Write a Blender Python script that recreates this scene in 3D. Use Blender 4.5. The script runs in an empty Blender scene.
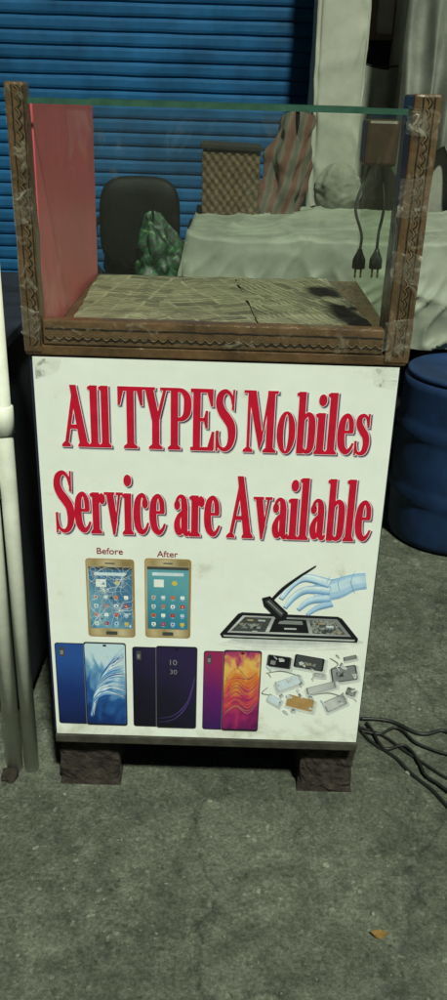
import bpy, bmesh, math, random
from mathutils import Vector, Matrix, noise
from mathutils.geometry import delaunay_2d_cdt
random.seed(7)
S = bpy.context.scene; C = S.collection
R = math.radians
F = 867.0; TH = R(24.77); ROLL = R(1.77)
CAM = Vector((.021, -1.5, 1.4))
GZ = -.035
RM = Matrix.Rotation(R(90) - TH, 3, 'X') @ Matrix.Rotation(ROLL, 3, 'Z')
def ray(px, py): return RM @ Vector(((px - 223.5) / F, -(py - 500) / F, -1))
def at(px, py, Y):
    d = ray(px, py); return CAM + d * ((Y - CAM.y) / d.y)
def gnd(px, py, z=0.0):
    d = ray(px, py); return CAM + d * ((z + GZ - CAM.z) / d.z)

# ------------------------------------------------------------------ materials
def nodes(name):
    m = bpy.data.materials.new(name); m.use_nodes = True
    nt = m.node_tree; b = nt.nodes['Principled BSDF']
    return m, nt, b
def N(nt, t, **kw):
    n = nt.nodes.new(t)
    for k, v in kw.items():
        if k in n.inputs: n.inputs[k].default_value = v
        else: setattr(n, k, v)
    return n
def ramp(nt, fac, stops, const=False):
    r = nt.nodes.new('ShaderNodeValToRGB'); e = r.color_ramp.elements
    if const: r.color_ramp.interpolation = 'CONSTANT'
    while len(e) < len(stops): e.new(.5)
    for i, (p, c) in enumerate(stops):
        e[i].position = p; e[i].color = (*c, 1)
    nt.links.new(fac, r.inputs[0]); return r
def coord(nt, which='Object'):
    return nt.nodes.new('ShaderNodeTexCoord').outputs[which]
def mulc(nt, a, b, f=1):
    m = N(nt, 'ShaderNodeMix', data_type='RGBA', blend_type='MULTIPLY'); m.inputs[0].default_value = f
    nt.links.new(a, m.inputs[6]); nt.links.new(b, m.inputs[7]); return m.outputs[2]
def mixc(nt, fac, a, b):
    m = N(nt, 'ShaderNodeMix', data_type='RGBA'); nt.links.new(fac, m.inputs[0])
    nt.links.new(a, m.inputs[6]); nt.links.new(b, m.inputs[7]); return m.outputs[2]
def mat(name, col, rough=.6, scale=12, var=.25, bump=.1, bscale=60, metal=0, spec=.4, dist=.004, col2=None):
    m, nt, b = nodes(name)
    co = coord(nt)
    n = N(nt, 'ShaderNodeTexNoise', Scale=scale, Detail=8, Roughness=.65); nt.links.new(co, n.inputs['Vector'])
    lo = tuple(c * (1 - var) for c in col); hi = col2 or tuple(min(1, c * (1 + var)) for c in col)
    r = ramp(nt, n.outputs[0], [(.3, lo), (.7, hi)])
    nt.links.new(r.outputs[0], b.inputs['Base Color'])
    b.inputs['Roughness'].default_value = rough; b.inputs['Metallic'].default_value = metal
    b.inputs['Specular IOR Level'].default_value = spec
    if bump:
        n2 = N(nt, 'ShaderNodeTexNoise', Scale=bscale, Detail=6); nt.links.new(co, n2.inputs['Vector'])
        bp = N(nt, 'ShaderNodeBump', Strength=bump, Distance=dist); nt.links.new(n2.outputs[0], bp.inputs['Height'])
        nt.links.new(bp.outputs[0], b.inputs['Normal'])
    return m
def grad(name, stops, vec, nscale=3, namp=.15, rough=.4, dist=0.):
    m, nt, b = nodes(name); co = coord(nt, 'Generated')
    d = N(nt, 'ShaderNodeVectorMath', operation='DOT_PRODUCT'); nt.links.new(co, d.inputs[0]); d.inputs[1].default_value = vec
    n = N(nt, 'ShaderNodeTexNoise', Scale=nscale, Detail=5, Distortion=dist); nt.links.new(co, n.inputs['Vector'])
    ml = N(nt, 'ShaderNodeMath', operation='MULTIPLY_ADD'); nt.links.new(n.outputs[0], ml.inputs[0]); ml.inputs[1].default_value = namp
    nt.links.new(d.outputs['Value'], ml.inputs[2])
    r = ramp(nt, ml.outputs[0], stops); nt.links.new(r.outputs[0], b.inputs['Base Color'])
    b.inputs['Roughness'].default_value = rough
    return m
def ink(name, c): return mat(name, c, rough=.42, scale=40, var=.14, bump=0)

def glass_mat():
    m = bpy.data.materials.new('clear_glass'); m.use_nodes = True; nt = m.node_tree; nt.nodes.clear()
    o = N(nt, 'ShaderNodeOutputMaterial'); mx = N(nt, 'ShaderNodeMixShader')
    t = N(nt, 'ShaderNodeBsdfTransparent'); t.inputs[0].default_value = (.89, .93, .87, 1)
    g = N(nt, 'ShaderNodeBsdfGlossy', Roughness=.05)
    df = N(nt, 'ShaderNodeBsdfDiffuse'); df.inputs[0].default_value = (.50, .55, .45, 1)
    mx2 = N(nt, 'ShaderNodeMixShader')
    co = coord(nt); mp = N(nt, 'ShaderNodeMapping'); nt.links.new(co, mp.inputs[0]); mp.inputs['Scale'].default_value = (1, 1, .45); mp.inputs['Rotation'].default_value = (0, R(25), 0)
    n = N(nt, 'ShaderNodeTexNoise', Scale=13, Detail=9, Roughness=.72, Distortion=1.4); nt.links.new(mp.outputs[0], n.inputs['Vector'])
    n2 = N(nt, 'ShaderNodeTexNoise', Scale=3, Detail=2); nt.links.new(co, n2.inputs['Vector'])
    mu = N(nt, 'ShaderNodeMath', operation='MULTIPLY'); nt.links.new(n.outputs[0], mu.inputs[0]); nt.links.new(n2.outputs[0], mu.inputs[1])
    mr = N(nt, 'ShaderNodeMapRange'); nt.links.new(mu.outputs[0], mr.inputs[0])
    mr.inputs[1].default_value = .28; mr.inputs[2].default_value = .42; mr.inputs[3].default_value = .002; mr.inputs[4].default_value = .14
    nt.links.new(mr.outputs[0], mx2.inputs[0]); nt.links.new(t.outputs[0], mx2.inputs[1]); nt.links.new(df.outputs[0], mx2.inputs[2])
    mx.inputs[0].default_value = .07
    nt.links.new(mx2.outputs[0], mx.inputs[1]); nt.links.new(g.outputs[0], mx.inputs[2])
    nt.links.new(mx.outputs[0], o.inputs[0]); return m
def tape_mat(name='clear_tape', lo=.06, hi=.62, col=(.36, .33, .25), scale=70):
    m = bpy.data.materials.new(name); m.use_nodes = True; nt = m.node_tree; nt.nodes.clear()
    o = N(nt, 'ShaderNodeOutputMaterial'); mx = N(nt, 'ShaderNodeMixShader')
    t = N(nt, 'ShaderNodeBsdfTransparent'); p = N(nt, 'ShaderNodeBsdfPrincipled', Roughness=.18)
    p.inputs['Base Color'].default_value = (*col, 1); p.inputs['Specular IOR Level'].default_value = .8
    n = N(nt, 'ShaderNodeTexNoise', Scale=scale, Detail=6, Distortion=1.6); nt.links.new(coord(nt), n.inputs['Vector'])
    r = ramp(nt, n.outputs[0], [(.42, (lo,)*3), (.58, (lo * 2.2,)*3), (.70, (hi,)*3)]); nt.links.new(r.outputs[0], mx.inputs[0])
    bp = N(nt, 'ShaderNodeBump', Strength=.9, Distance=.006); nt.links.new(n.outputs[0], bp.inputs['Height']); nt.links.new(bp.outputs[0], p.inputs['Normal'])
    nt.links.new(t.outputs[0], mx.inputs[1]); nt.links.new(p.outputs[0], mx.inputs[2]); nt.links.new(mx.outputs[0], o.inputs[0])
    return m

def ground_mat():
    m, nt, b = nodes('rough_concrete'); co = coord(nt)
    big = N(nt, 'ShaderNodeTexNoise', Scale=1.4, Detail=6, Roughness=.6, Distortion=.5)
    a = N(nt, 'ShaderNodeTexNoise', Scale=4.2, Detail=15, Roughness=.82, Distortion=.1)
    g = N(nt, 'ShaderNodeTexNoise', Scale=22, Detail=12, Roughness=.86)
    f = N(nt, 'ShaderNodeTexNoise', Scale=125, Detail=5, Roughness=.85)
    v = N(nt, 'ShaderNodeTexVoronoi', Scale=100); v2 = N(nt, 'ShaderNodeTexVoronoi', Scale=42)
    wv = N(nt, 'ShaderNodeTexNoise', Scale=5, Detail=6)
    for x in (big, a, g, f, v, v2, wv): nt.links.new(co, x.inputs['Vector'])
    vm = N(nt, 'ShaderNodeVectorMath', operation='MULTIPLY_ADD'); nt.links.new(wv.outputs['Color'], vm.inputs[0]); vm.inputs[1].default_value = (.35, .35, 0); nt.links.new(co, vm.inputs[2])
    ck = N(nt, 'ShaderNodeTexVoronoi', feature='DISTANCE_TO_EDGE', Scale=1.15); nt.links.new(vm.outputs[0], ck.inputs['Vector'])
    rck = ramp(nt, ck.outputs['Distance'], [(.0, (.5,)*3), (.005, (.8,)*3), (.016, (1,)*3)])
    mask = ramp(nt, a.outputs[0], [(.45, (0,)*3), (.55, (1,)*3)])
    light = ramp(nt, g.outputs[0], [(.3, (.095, .103, .082)), (.5, (.188, .202, .162)), (.70, (.31, .325, .265))])
    darkc = ramp(nt, g.outputs[0], [(.3, (.050, .056, .043)), (.5, (.120, .131, .102)), (.70, (.23, .245, .195))])
    c_ = mixc(nt, mask.outputs[0], darkc.outputs[0], light.outputs[0])
    rb = ramp(nt, big.outputs[0], [(.32, (.68, .69, .66)), (.48, (.95, .96, .93)), (.7, (1.12, 1.12, 1.09))])
    rf = ramp(nt, f.outputs[0], [(.30, (.36,)*3), (.5, (.96,)*3), (.72, (1.75,)*3)])
    rv = ramp(nt, v.outputs['Color'], [(.0, (.34,)*3), (.18, (.92,)*3), (.87, (1.06,)*3), (.94, (2.0,)*3)])
    r2 = ramp(nt, v2.outputs['Color'], [(.0, (.4,)*3), (.10, (.97,)*3), (.93, (1.03,)*3), (.97, (1.6,)*3)])
    c_ = mulc(nt, c_, rb.outputs[0]); c_ = mulc(nt, c_, rf.outputs[0]); c_ = mulc(nt, c_, rv.outputs[0], .75); c_ = mulc(nt, c_, r2.outputs[0], .35); c_ = mulc(nt, c_, rck.outputs[0], .8)
    nt.links.new(c_, b.inputs['Base Color'])
    b.inputs['Roughness'].default_value = .88; b.inputs['Specular IOR Level'].default_value = .25
    b0 = N(nt, 'ShaderNodeBump', Strength=.7, Distance=.03); nt.links.new(a.outputs[0], b0.inputs['Height'])
    b1 = N(nt, 'ShaderNodeBump', Strength=.7, Distance=.016); nt.links.new(g.outputs[0], b1.inputs['Height']); nt.links.new(b0.outputs[0], b1.inputs['Normal'])
    b3 = N(nt, 'ShaderNodeBump', Strength=.8, Distance=.005); nt.links.new(f.outputs[0], b3.inputs['Height']); nt.links.new(b1.outputs[0], b3.inputs['Normal'])
    nt.links.new(b3.outputs[0], b.inputs['Normal'])
    return m
def vinyl_mat():
    m, nt, b = nodes('white_vinyl'); co = coord(nt); gen = coord(nt, 'Generated')
    n = N(nt, 'ShaderNodeTexNoise', Scale=9, Detail=9, Roughness=.7, Distortion=.4); nt.links.new(co, n.inputs['Vector'])
    sp = N(nt, 'ShaderNodeSeparateXYZ'); nt.links.new(gen, sp.inputs[0])
    mr = N(nt, 'ShaderNodeMapRange'); nt.links.new(sp.outputs[2], mr.inputs[0])
    mr.inputs[1].default_value = 0; mr.inputs[2].default_value = .3; mr.inputs[3].default_value = .13; mr.inputs[4].default_value = 0
    ad = N(nt, 'ShaderNodeMath', operation='ADD'); nt.links.new(n.outputs[0], ad.inputs[0]); nt.links.new(mr.outputs[0], ad.inputs[1])
    r = ramp(nt, ad.outputs[0], [(.35, (.87, .90, .87)), (.62, (.82, .85, .80)), (.74, (.64, .65, .57)), (.88, (.34, .33, .27))])
    nt.links.new(r.outputs[0], b.inputs['Base Color']); b.inputs['Roughness'].default_value = .45
    n2 = N(nt, 'ShaderNodeTexNoise', Scale=5, Detail=3); nt.links.new(co, n2.inputs['Vector'])
    bp = N(nt, 'ShaderNodeBump', Strength=.3, Distance=.012); nt.links.new(n2.outputs[0], bp.inputs['Height']); nt.links.new(bp.outputs[0], b.inputs['Normal'])
    return m
def news_mat(name, seed, rot):
    m, nt, b = nodes(name); co = coord(nt)
    mp = N(nt, 'ShaderNodeMapping'); nt.links.new(co, mp.inputs[0]); mp.inputs['Location'].default_value = (seed, seed * 1.7, 0); mp.inputs['Rotation'].default_value = (0, 0, R(rot))
    br = N(nt, 'ShaderNodeTexBrick', Scale=14, offset=0.0); nt.links.new(mp.outputs[0], br.inputs['Vector'])
    br.inputs['Color1'].default_value = (.32, .32, .32, 1); br.inputs['Color2'].default_value = (.74, .74, .74, 1)
    br.inputs['Mortar'].default_value = (1, 1, 1, 1); br.inputs['Mortar Size'].default_value = .04
    br.inputs['Brick Width'].default_value = .72; br.inputs['Row Height'].default_value = .17
    hd = N(nt, 'ShaderNodeTexBrick', Scale=14, offset=.3); nt.links.new(mp.outputs[0], hd.inputs['Vector'])
    hd.inputs['Color1'].default_value = (.06, .05, .038, 1); hd.inputs['Color2'].default_value = (.34, .305, .215, 1); hd.inputs['Mortar'].default_value = (.37, .33, .235, 1)
    hd.inputs['Mortar Size'].default_value = .06; hd.inputs['Brick Width'].default_value = 1.44; hd.inputs['Row Height'].default_value = .50; hd.inputs['Bias'].default_value = .42
    n = N(nt, 'ShaderNodeTexNoise', Scale=14, Detail=9, Roughness=.7); nt.links.new(mp.outputs[0], n.inputs['Vector'])
    rn = ramp(nt, n.outputs[0], [(.34, (.5,)*3), (.5, (.88,)*3), (.66, (1.08,)*3)])
    c_ = mulc(nt, hd.outputs[0], br.outputs[0], .8); c_ = mulc(nt, c_, rn.outputs[0], .9)
    nt.links.new(c_, b.inputs['Base Color']); b.inputs['Roughness'].default_value = .8
    return m
def blotch_mat(name, stops, scale, dist=1.5, det=3):
    m, nt, b = nodes(name); co = coord(nt)
    w = N(nt, 'ShaderNodeTexNoise', Scale=scale, Detail=det, Distortion=dist); nt.links.new(co, w.inputs['Vector'])
    r = ramp(nt, w.outputs[0], stops); nt.links.new(r.outputs[0], b.inputs['Base Color']); b.inputs['Roughness'].default_value = .55
    return m
def stripe_mat(name):
    m, nt, b = nodes(name); co = coord(nt)
    mp = N(nt, 'ShaderNodeMapping'); nt.links.new(co, mp.inputs[0]); mp.inputs['Rotation'].default_value = (0, R(-14), 0)
    w = N(nt, 'ShaderNodeTexWave', Scale=5, Distortion=3.6, Detail=4, bands_direction='X'); nt.links.new(mp.outputs[0], w.inputs['Vector'])
    r = ramp(nt, w.outputs[1], [(.1, (.085, .038, .026)), (.4, (.105, .058, .040)), (.62, (.10, .085, .058)), (.9, (.06, .06, .045))])
    nt.links.new(r.outputs[0], b.inputs['Base Color']); b.inputs['Roughness'].default_value = .9
    return m

M = dict(  # background tones darkened, standing in for street-lamp fall-off with depth
    ground=ground_mat(), vinyl=vinyl_mat(), glass=glass_mat(), tape=tape_mat('clear_tape', .06, .70, (.46, .45, .38), 38), wrap=tape_mat('wrinkled_wrap', .03, .46, (.34, .30, .22), 34),
    navy=mat('navy_paint', (.012, .016, .045), .45, 20, .5), base=mat('weathered_wood', (.042, .038, .030), .8, 30, .5, .4),
    brown=mat('brown_tape_board', (.105, .060, .028), .25, 14, .55, .4, 40, spec=.6, dist=.008), wood=mat('brown_wood', (.10, .065, .03), .5, 8, .4, .2),
    dark_trim=mat('dark_brown_trim', (.012, .008, .006), .35, 40, .5), trim_hi=mat('gold_brown_trim', (.20, .13, .055), .32, 40, .5),
    pink=mat('pink_board', (.88, .14, .19), .35, 5, .12, .1), edge=mat('green_glass_edge', (.035, .10, .072), .15, 30, .3, 0, spec=.6),
    brick=mat('old_brick', (.030, .0225, .0185), .95, 35, .7, 1., 60, dist=.01), shutter=mat('blue_shutter_paint', (.008, .072, .180), .65, 3, .45, .06, 30, spec=.2),
    wall=mat('dark_wall', (.022, .025, .021), .9, 7, .4, .3), pillar=mat('pale_pillar', (.24, .25, .205), .85, 5, .35, .35, 40),
    wrapcloth=mat('pale_wrapping', (.36, .375, .31), .6, 5, .2, .12, 30), greycloth=mat('grey_cloth', (.19, .20, .172), .9, 7, .35, .2, 200),
    palecloth=mat('pale_cloth', (.22, .232, .195), .9, 6, .3, .2, 60),
    palesack=mat('pale_sack', (.17, .18, .142), .8, 9, .4, .4, 120), box=mat('black_box', (.010, .011, .010), .5, 20, .4),
    pave=mat('plinth_concrete', (.045, .049, .04), .9, 9, .4, .5), frame=mat('brown_frame', (.10, .07, .045), .6), pane=mat('pale_pane', (.32, .32, .25), .4, 6, .3, 0),
    tarp=mat('pale_tarp', (.205, .228, .180), .6, 5, .28, .15, 14, dist=.012), cart=mat('cart_wood', (.012, .012, .010), .8, 14, .5),
    rexine=mat('black_rexine', (.0045, .006, .0055), .6, 20, .4, .2, 150, spec=.18), metal=mat('dark_metal', (.05, .05, .05), .4, 20, .3, 0, metal=.8),
    sack=blotch_mat('green_print', [(.42, (.003, .012, .006)), (.53, (.007, .048, .018)), (.63, (.015, .09, .03)), (.70, (.13, .17, .10))], 18, 2.2),
    stripe=stripe_mat('striped_cloth'),
    wicker=mat('wicker', (.088, .062, .031), .75, 60, .55, .5, 90, dist=.006), drum=mat('blue_plastic', (.008, .026, .078), .6, 6, .5, .1, spec=.3),
    pvc=mat('white_pvc', (.74, .75, .66), .4, 9, .2, .08), cable=mat('black_rubber', (.012, .012, .012), .5, 40, .4, 0),
    stall=mat('dark_grey_blue_board', (.010, .013, .022), .7, 9, .6, .2), adapter=mat('brown_adapter', (.060, .034, .021), .4, 30, .3), brass=mat('brass', (.4, .3, .12), .3, 30, .2, 0, metal=.9),
    leaf=mat('dry_leaf', (.20, .12, .03), .8, 60, .4), pebble=mat('grit', (.15, .155, .13), .9, 60, .7),
    red=ink('red_ink', (.56, .006, .034)), shade=ink('plum_ink', (.060, .022, .080)), shade2=ink('pale_plum_ink', (.42, .37, .46)), maroon=ink('maroon_ink', (.28, .03, .04)), black=ink('black_ink', (.010, .010, .014)),
    gold=ink('gold_ink', (.40, .31, .16)), white=ink('white_ink', (.88, .90, .87)), grey=ink('grey_ink', (.22, .23, .23)), dgrey=ink('dark_grey_ink', (.06, .065, .07)),
    goldg=grad('gold_sheen_print', [(.05, (.22, .15, .06)), (.3, (.55, .44, .26)), (.5, (.34, .25, .11)), (.75, (.60, .50, .32)), (1, (.28, .20, .09))], (.9, 0, .25), 2, .2),
    silver=ink('silver_ink', (.46, .48, .47)), lblue=ink('pale_blue_ink', (.42, .60, .78)), mblue=ink('mid_blue_ink', (.10, .28, .60)), icy=ink('icy_ink', (.62, .72, .80)),
    tan=ink('tan_ink', (.42, .25, .10)), green=ink('green_ink', (.06, .26, .12)), yellow=ink('yellow_ink', (.65, .50, .08)), orange=ink('orange_ink', (.6, .16, .04)),
    violet=ink('violet_ink', (.10, .05, .26)), smoke=ink('smoke_ink', (.78, .80, .77)), smoke2=ink('pale_smoke_ink', (.66, .69, .68)), smoke3=ink('mid_smoke_ink', (.54, .57, .57)),
    glove0=ink('glove_shadow_ink', (.16, .32, .60)), glove1=ink('glove_mid_ink', (.27, .47, .75)), glove2=ink('glove_ink', (.42, .61, .84)), glove3=ink('glove_light_ink', (.58, .74, .88)), glove4=ink('glove_highlight_ink', (.74, .85, .92)),
    board=blotch_mat('circuit_print', [(.32, (.015, .016, .018)), (.46, (.10, .11, .11)), (.56, (.35, .36, .35)), (.62, (.06, .06, .06)), (.70, (.42, .34, .16))], 95, .3, 4),
    steel=grad('steel_print', [(.1, (.10, .11, .12)), (.45, (.32, .34, .35)), (.7, (.58, .60, .60)), (1, (.22, .23, .24))], (.6, 0, .5), 4, .4),
    crackscr=grad('cracked_screen_print', [(.1, (.03, .10, .20)), (.4, (.06, .24, .42)), (.6, (.16, .38, .52)), (.95, (.06, .18, .34))], (.5, 0, .8), 6, .5),
    homescr=grad('home_screen_print', [(.1, (.02, .09, .16)), (.5, (.04, .24, .36)), (.9, (.12, .36, .44))], (.2, 0, .9), 3, .3, dist=1.),
    wave=grad('wave_print', [(.15, (.003, .010, .06)), (.5, (.006, .030, .16)), (.72, (.02, .10, .34)), (.9, (.16, .36, .60)), (1., (.55, .70, .80))], (.25, 0, .7), 3.2, .6, dist=2.),
    backblue=grad('blue_back_print', [(.1, (.004, .010, .06)), (.6, (.008, .03, .17)), (.95, (.02, .08, .32))], (.0, 0, 1.), 2, .3, dist=1.),
    night=grad('night_print', [(.1, (.003, .003, .008)), (.6, (.008, .007, .022)), (.95, (.022, .014, .06))], (.4, 0, .7), 2.5, .3),
    sunset=grad('sunset_print', [(.12, (.06, .006, .07)), (.32, (.30, .015, .12)), (.50, (.58, .05, .09)), (.66, (.70, .20, .04)), (.80, (.78, .48, .12)), (.93, (.50, .07, .12)), (1., (.20, .02, .16))], (-.15, 0, .80), 3.2, .55, dist=1.5),
    backpur=grad('purple_back_print', [(.1, (.02, .008, .09)), (.6, (.12, .01, .14)), (.95, (.30, .02, .10))], (.1, 0, .9), 2, .3, dist=1.),
)
NEWS = [news_mat('newsprint_a', 0, 8), news_mat('newsprint_b', 3.3, -24), news_mat('newsprint_c', 7.1, 63)]

# ------------------------------------------------------------------ mesh helpers
class MB:
    def __init__(s): s.bm = bmesh.new(); s.m = []
    def mi(s, m):
        if m not in s.m: s.m.append(m)
        return s.m.index(m)
    def poly(s, pts, m, smooth=False):
        try: f = s.bm.faces.new([s.bm.verts.new(p) for p in pts])
        except ValueError: return
        f.material_index = s.mi(m); f.smooth = smooth
    def box(s, a, b, m, bev=.0, rot=None):
        a, b = Vector(a), Vector(b); c = (a + b) / 2; d = b - a
        r = bmesh.ops.create_cube(s.bm, size=1); vs = r['verts']
        for v in vs: v.co = Vector((v.co.x * d.x, v.co.y * d.y, v.co.z * d.z))
        k = s.mi(m); fs = set(f for v in vs for f in v.link_faces)
        if bev:
            r = bmesh.ops.bevel(s.bm, geom=list(set(e for v in vs for e in v.link_edges)), offset=bev, segments=2, affect='EDGES', profile=.5)
            vs = list(set(v for f in r['faces'] for v in f.verts) | set(v for v in vs if v.is_valid)); fs = set(f for v in vs for f in v.link_faces)
        for f in fs: f.material_index = k
        for v in vs:
            v.co = (rot @ v.co if rot else v.co) + c
        return vs
    def tube(s, pts, r, m, n=10, cap=True):
        pts = [Vector(p) for p in pts]; rs = r if isinstance(r, (list, tuple)) else [r] * len(pts)
        k = s.mi(m); rings = []; ref = None
        for i, p in enumerate(pts):
            t = (pts[min(i + 1, len(pts) - 1)] - pts[max(i - 1, 0)]).normalized()
            if ref is None: ref = t.orthogonal().normalized()
            ref = (ref - t * ref.dot(t)).normalized(); q = t.cross(ref)
            rings.append([s.bm.verts.new(p + (ref * math.cos(a) + q * math.sin(a)) * rs[i]) for a in [2 * math.pi * j / n for j in range(n)]])
        for A, B in zip(rings, rings[1:]):
            for j in range(n):
                f = s.bm.faces.new((A[j], A[(j + 1) % n], B[(j + 1) % n], B[j])); f.material_index = k; f.smooth = True
        if cap:
            for A in (rings[0][::-1], rings[-1]): s.bm.faces.new(A).material_index = k
    def lathe(s, prof, c, m, n=40, sx=1, sy=1):
        c = Vector(c); k = s.mi(m)
        rings = [[s.bm.verts.new(c + Vector((r * sx * math.cos(2 * math.pi * j / n), r * sy * math.sin(2 * math.pi * j / n), z))) for j in range(n)] for r, z in prof]
        for A, B in zip(rings, rings[1:]):
            for j in range(n):
                f = s.bm.faces.new((A[j], A[(j + 1) % n], B[(j + 1) % n], B[j])); f.material_index = k; f.smooth = True
        for A in (rings[0][::-1], rings[-1]): s.bm.faces.new(A).material_index = k
    def grid(s, fn, nu, nv, m):
        k = s.mi(m); V = [[s.bm.verts.new(fn(i / nu, j / nv)) for j in range(nv + 1)] for i in range(nu + 1)]
        for i in range(nu):
            for j in range(nv):
                f = s.bm.faces.new((V[i][j], V[i + 1][j], V[i + 1][j + 1], V[i][j + 1])); f.material_index = k; f.smooth = True
    def flat(s, pts, m, layer=0.0):
        s.poly([(x, -.0028 - layer * .0004, z) for x, z in pts], m)
    def union(s, polys, m, layer):
        """one clean flat sheet from overlapping outlines"""
        vs, fs = [], []
        for p in polys:
            A = sum(p[i][0] * p[(i + 1) % len(p)][1] - p[(i + 1) % len(p)][0] * p[i][1] for i in range(len(p)))
            if abs(A) < 1e-9: continue
            if A < 0: p = p[::-1]
            fs.append(list(range(len(vs), len(vs) + len(p)))); vs += [Vector((x * 1000, z * 1000)) for x, z in p]
        V, E, T, ov, oe, of = delaunay_2d_cdt(vs, [], fs, 0, 1e-4)
        k = s.mi(m); bv = [s.bm.verts.new((v.x / 1000, -.0028 - layer * .0004, v.y / 1000)) for v in V]
        for t_, o_ in zip(T, of):
            if len(o_):
                try: s.bm.faces.new([bv[i] for i in t_]).material_index = k
                except ValueError: pass
        for v in bv:
            if not v.link_faces: s.bm.verts.remove(v)
    def build(s, name, parent=None, loc=None, **props):
        me = bpy.data.meshes.new(name)
        off = Vector((0, 0, 0))
        if parent is not None:
            p = parent
            while p: off += p.location; p = p.parent
        else:
            if loc is None:
                xs = [v.co for v in s.bm.verts]
                loc = ((min(v.x for v in xs) + max(v.x for v in xs)) / 2, (min(v.y for v in xs) + max(v.y for v in xs)) / 2, min(v.z for v in xs))
            off = Vector(loc)
        bmesh.ops.translate(s.bm, verts=s.bm.verts, vec=-off)
        s.bm.to_mesh(me); s.bm.free()
        for m in s.m: me.materials.append(m)
        o = bpy.data.objects.new(name, me); C.objects.link(o)
        if parent is not None: o.parent = parent
        else: o.location = off
        for k, v in props.items(): o[k] = v
        return o
def thing(name, loc, label, cat, group=None):
    o = bpy.data.objects.new(name, None); C.objects.link(o); o.location = loc; o.empty_display_size = .1
    o['label'] = label; o['category'] = cat
    if group: o['group'] = group
    return o
def one(f):
    b = MB(); f(b); return b
def smooth_path(pts, k=8):
    pts = [Vector(p) for p in pts]; out = []
    for i in range(len(pts) - 1):
        p0, p1, p2, p3 = pts[max(i - 1, 0)], pts[i], pts[i + 1], pts[min(i + 2, len(pts) - 1)]
        for j in range(k):
            t = j / k
            out.append(.5 * ((2 * p1) + (p2 - p0) * t + (2 * p0 - 5 * p1 + 4 * p2 - p3) * t * t + (3 * p1 - p0 - 3 * p2 + p3) * t ** 3))
    out.append(pts[-1]); return out
def nz(*a): return noise.noise(Vector(a))
def ridge(x, y, z): return 1 - abs(nz(x, y, z)) * 2

# ------------------------------------------------------------------ ground, plinth
b = MB(); b.poly([(-150, -150, GZ), (150, -150, GZ), (150, 150, GZ), (-150, 150, GZ)], M['ground']); b.build('ground', loc=(0, 0, GZ), kind='structure')
b = MB(); b.box((-4, 2.62, -.09), (4, 6, .2), M['pave'], .012); b.build('pavement', kind='structure')

# ------------------------------------------------------------------ shop front
YS = 3.4
shop = thing('shop_front', (0, YS, .2), 'shop front with blue roller shutter and pale pillars behind the counter', 'shop')
xr = at(312, 60, YS).x
b = MB()
k = b.mi(M['shutter']); pitch = .066; prof = []
z = .24
while z < 2.9:
    for t, y in ((0, 0), (.10, -.005), (.28, -.008), (.72, -.008), (.90, -.005), (.97, .003)): prof.append((YS + y, z + pitch * t))
    z += pitch
rows = [[b.bm.verts.new((-2.6 + (xr + 2.6) * i / 24, y + .007 * nz(i * .5, zz * 6, 1), zz + .003 * nz(i * .6, zz * 13, 5))) for i in range(25)] for y, zz in prof]
for A, B2 in zip(rows, rows[1:]):
    for i in range(24):
        f = b.bm.faces.new((A[i], A[i + 1], B2[i + 1], B2[i])); f.material_index = k
sh = b.build('roller_shutter', shop)
one(lambda b: b.box((-2.6, YS - .03, .2), (xr, YS + .02, .238), M['metal'], .004)).build('bottom_bar', sh)
one(lambda b: b.box((xr - .002, YS - .045, .2), (xr + .045, YS + .03, 2.9), M['metal'], .004)).build('shutter_guide', shop)
one(lambda b: b.box((-4, YS + .05, .2), (4, YS + .25, 4.2), M['wall'])).build('wall', shop)
x0 = at(317, 60, 3.05).x; x1 = at(364, 60, 3.05).x
pil = one(lambda b: b.box((x0, 3.05, .2), (x1, YS + .045, 4.0), M['pillar'], .015)).build('pillar', shop)
pcx = (x0 + x1) / 2; pcy = 3.22; phw = (x1 - x0) / 2 + .012; phd = .185
def wrapf(u, v):
    a_ = math.pi * (1 + u); e = .22
    c_, s_ = math.cos(a_), math.sin(a_)
    X = math.copysign(abs(c_) ** e, c_) * phw; Y = math.copysign(abs(s_) ** e, s_) * phd; z = .75 + v * 2.1
    w = .010 * math.sin(u * 30 + 3 * nz(u * 3, z * 1.3, 2)) * (.3 + .7 * abs(nz(u * 2, z * 2, 9))) + .010 * nz(u * 5, z * 2.5, 4) + .012 * max(0, ridge(u * 3 + z * 2, z * 3, 3)) ** 4
    return (pcx + X * (1 + max(w, -.008) / .25), pcy + Y * (1 + max(w, -.008) / .3), z)
b = MB(); b.grid(wrapf, 90, 90, M['wrapcloth']); b.build('wrapping', pil, label='pale creased sheet wrapped around the pillar')
x2 = at(410, 60, 2.85).x
one(lambda b: b.box((x2, 2.85, .2), (x2 + .5, YS + .045, 4.0), M['pillar'], .015)).build('pillar', shop)
a = at(369, 40, YS - .02); c = at(404, -25, YS - .02)
wf = MB()
t = .028
wf.box((a.x, YS - .03, a.z), (a.x + t, YS + .048, c.z), M['frame'], .003); wf.box((c.x - t, YS - .03, a.z), (c.x, YS + .048, c.z), M['frame'], .003)
wf.box((a.x + t, YS - .03, a.z), (c.x - t, YS + .048, a.z + t), M['frame'], .003); wf.box((a.x + t, YS - .03, c.z - t), (c.x - t, YS + .048, c.z), M['frame'], .003)
wf = wf.build('window_frame', shop)
one(lambda b: b.box((a.x + t, YS, a.z + t), (c.x - t, YS + .04, c.z - t), M['pane'])).build('pane', wf)
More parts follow.
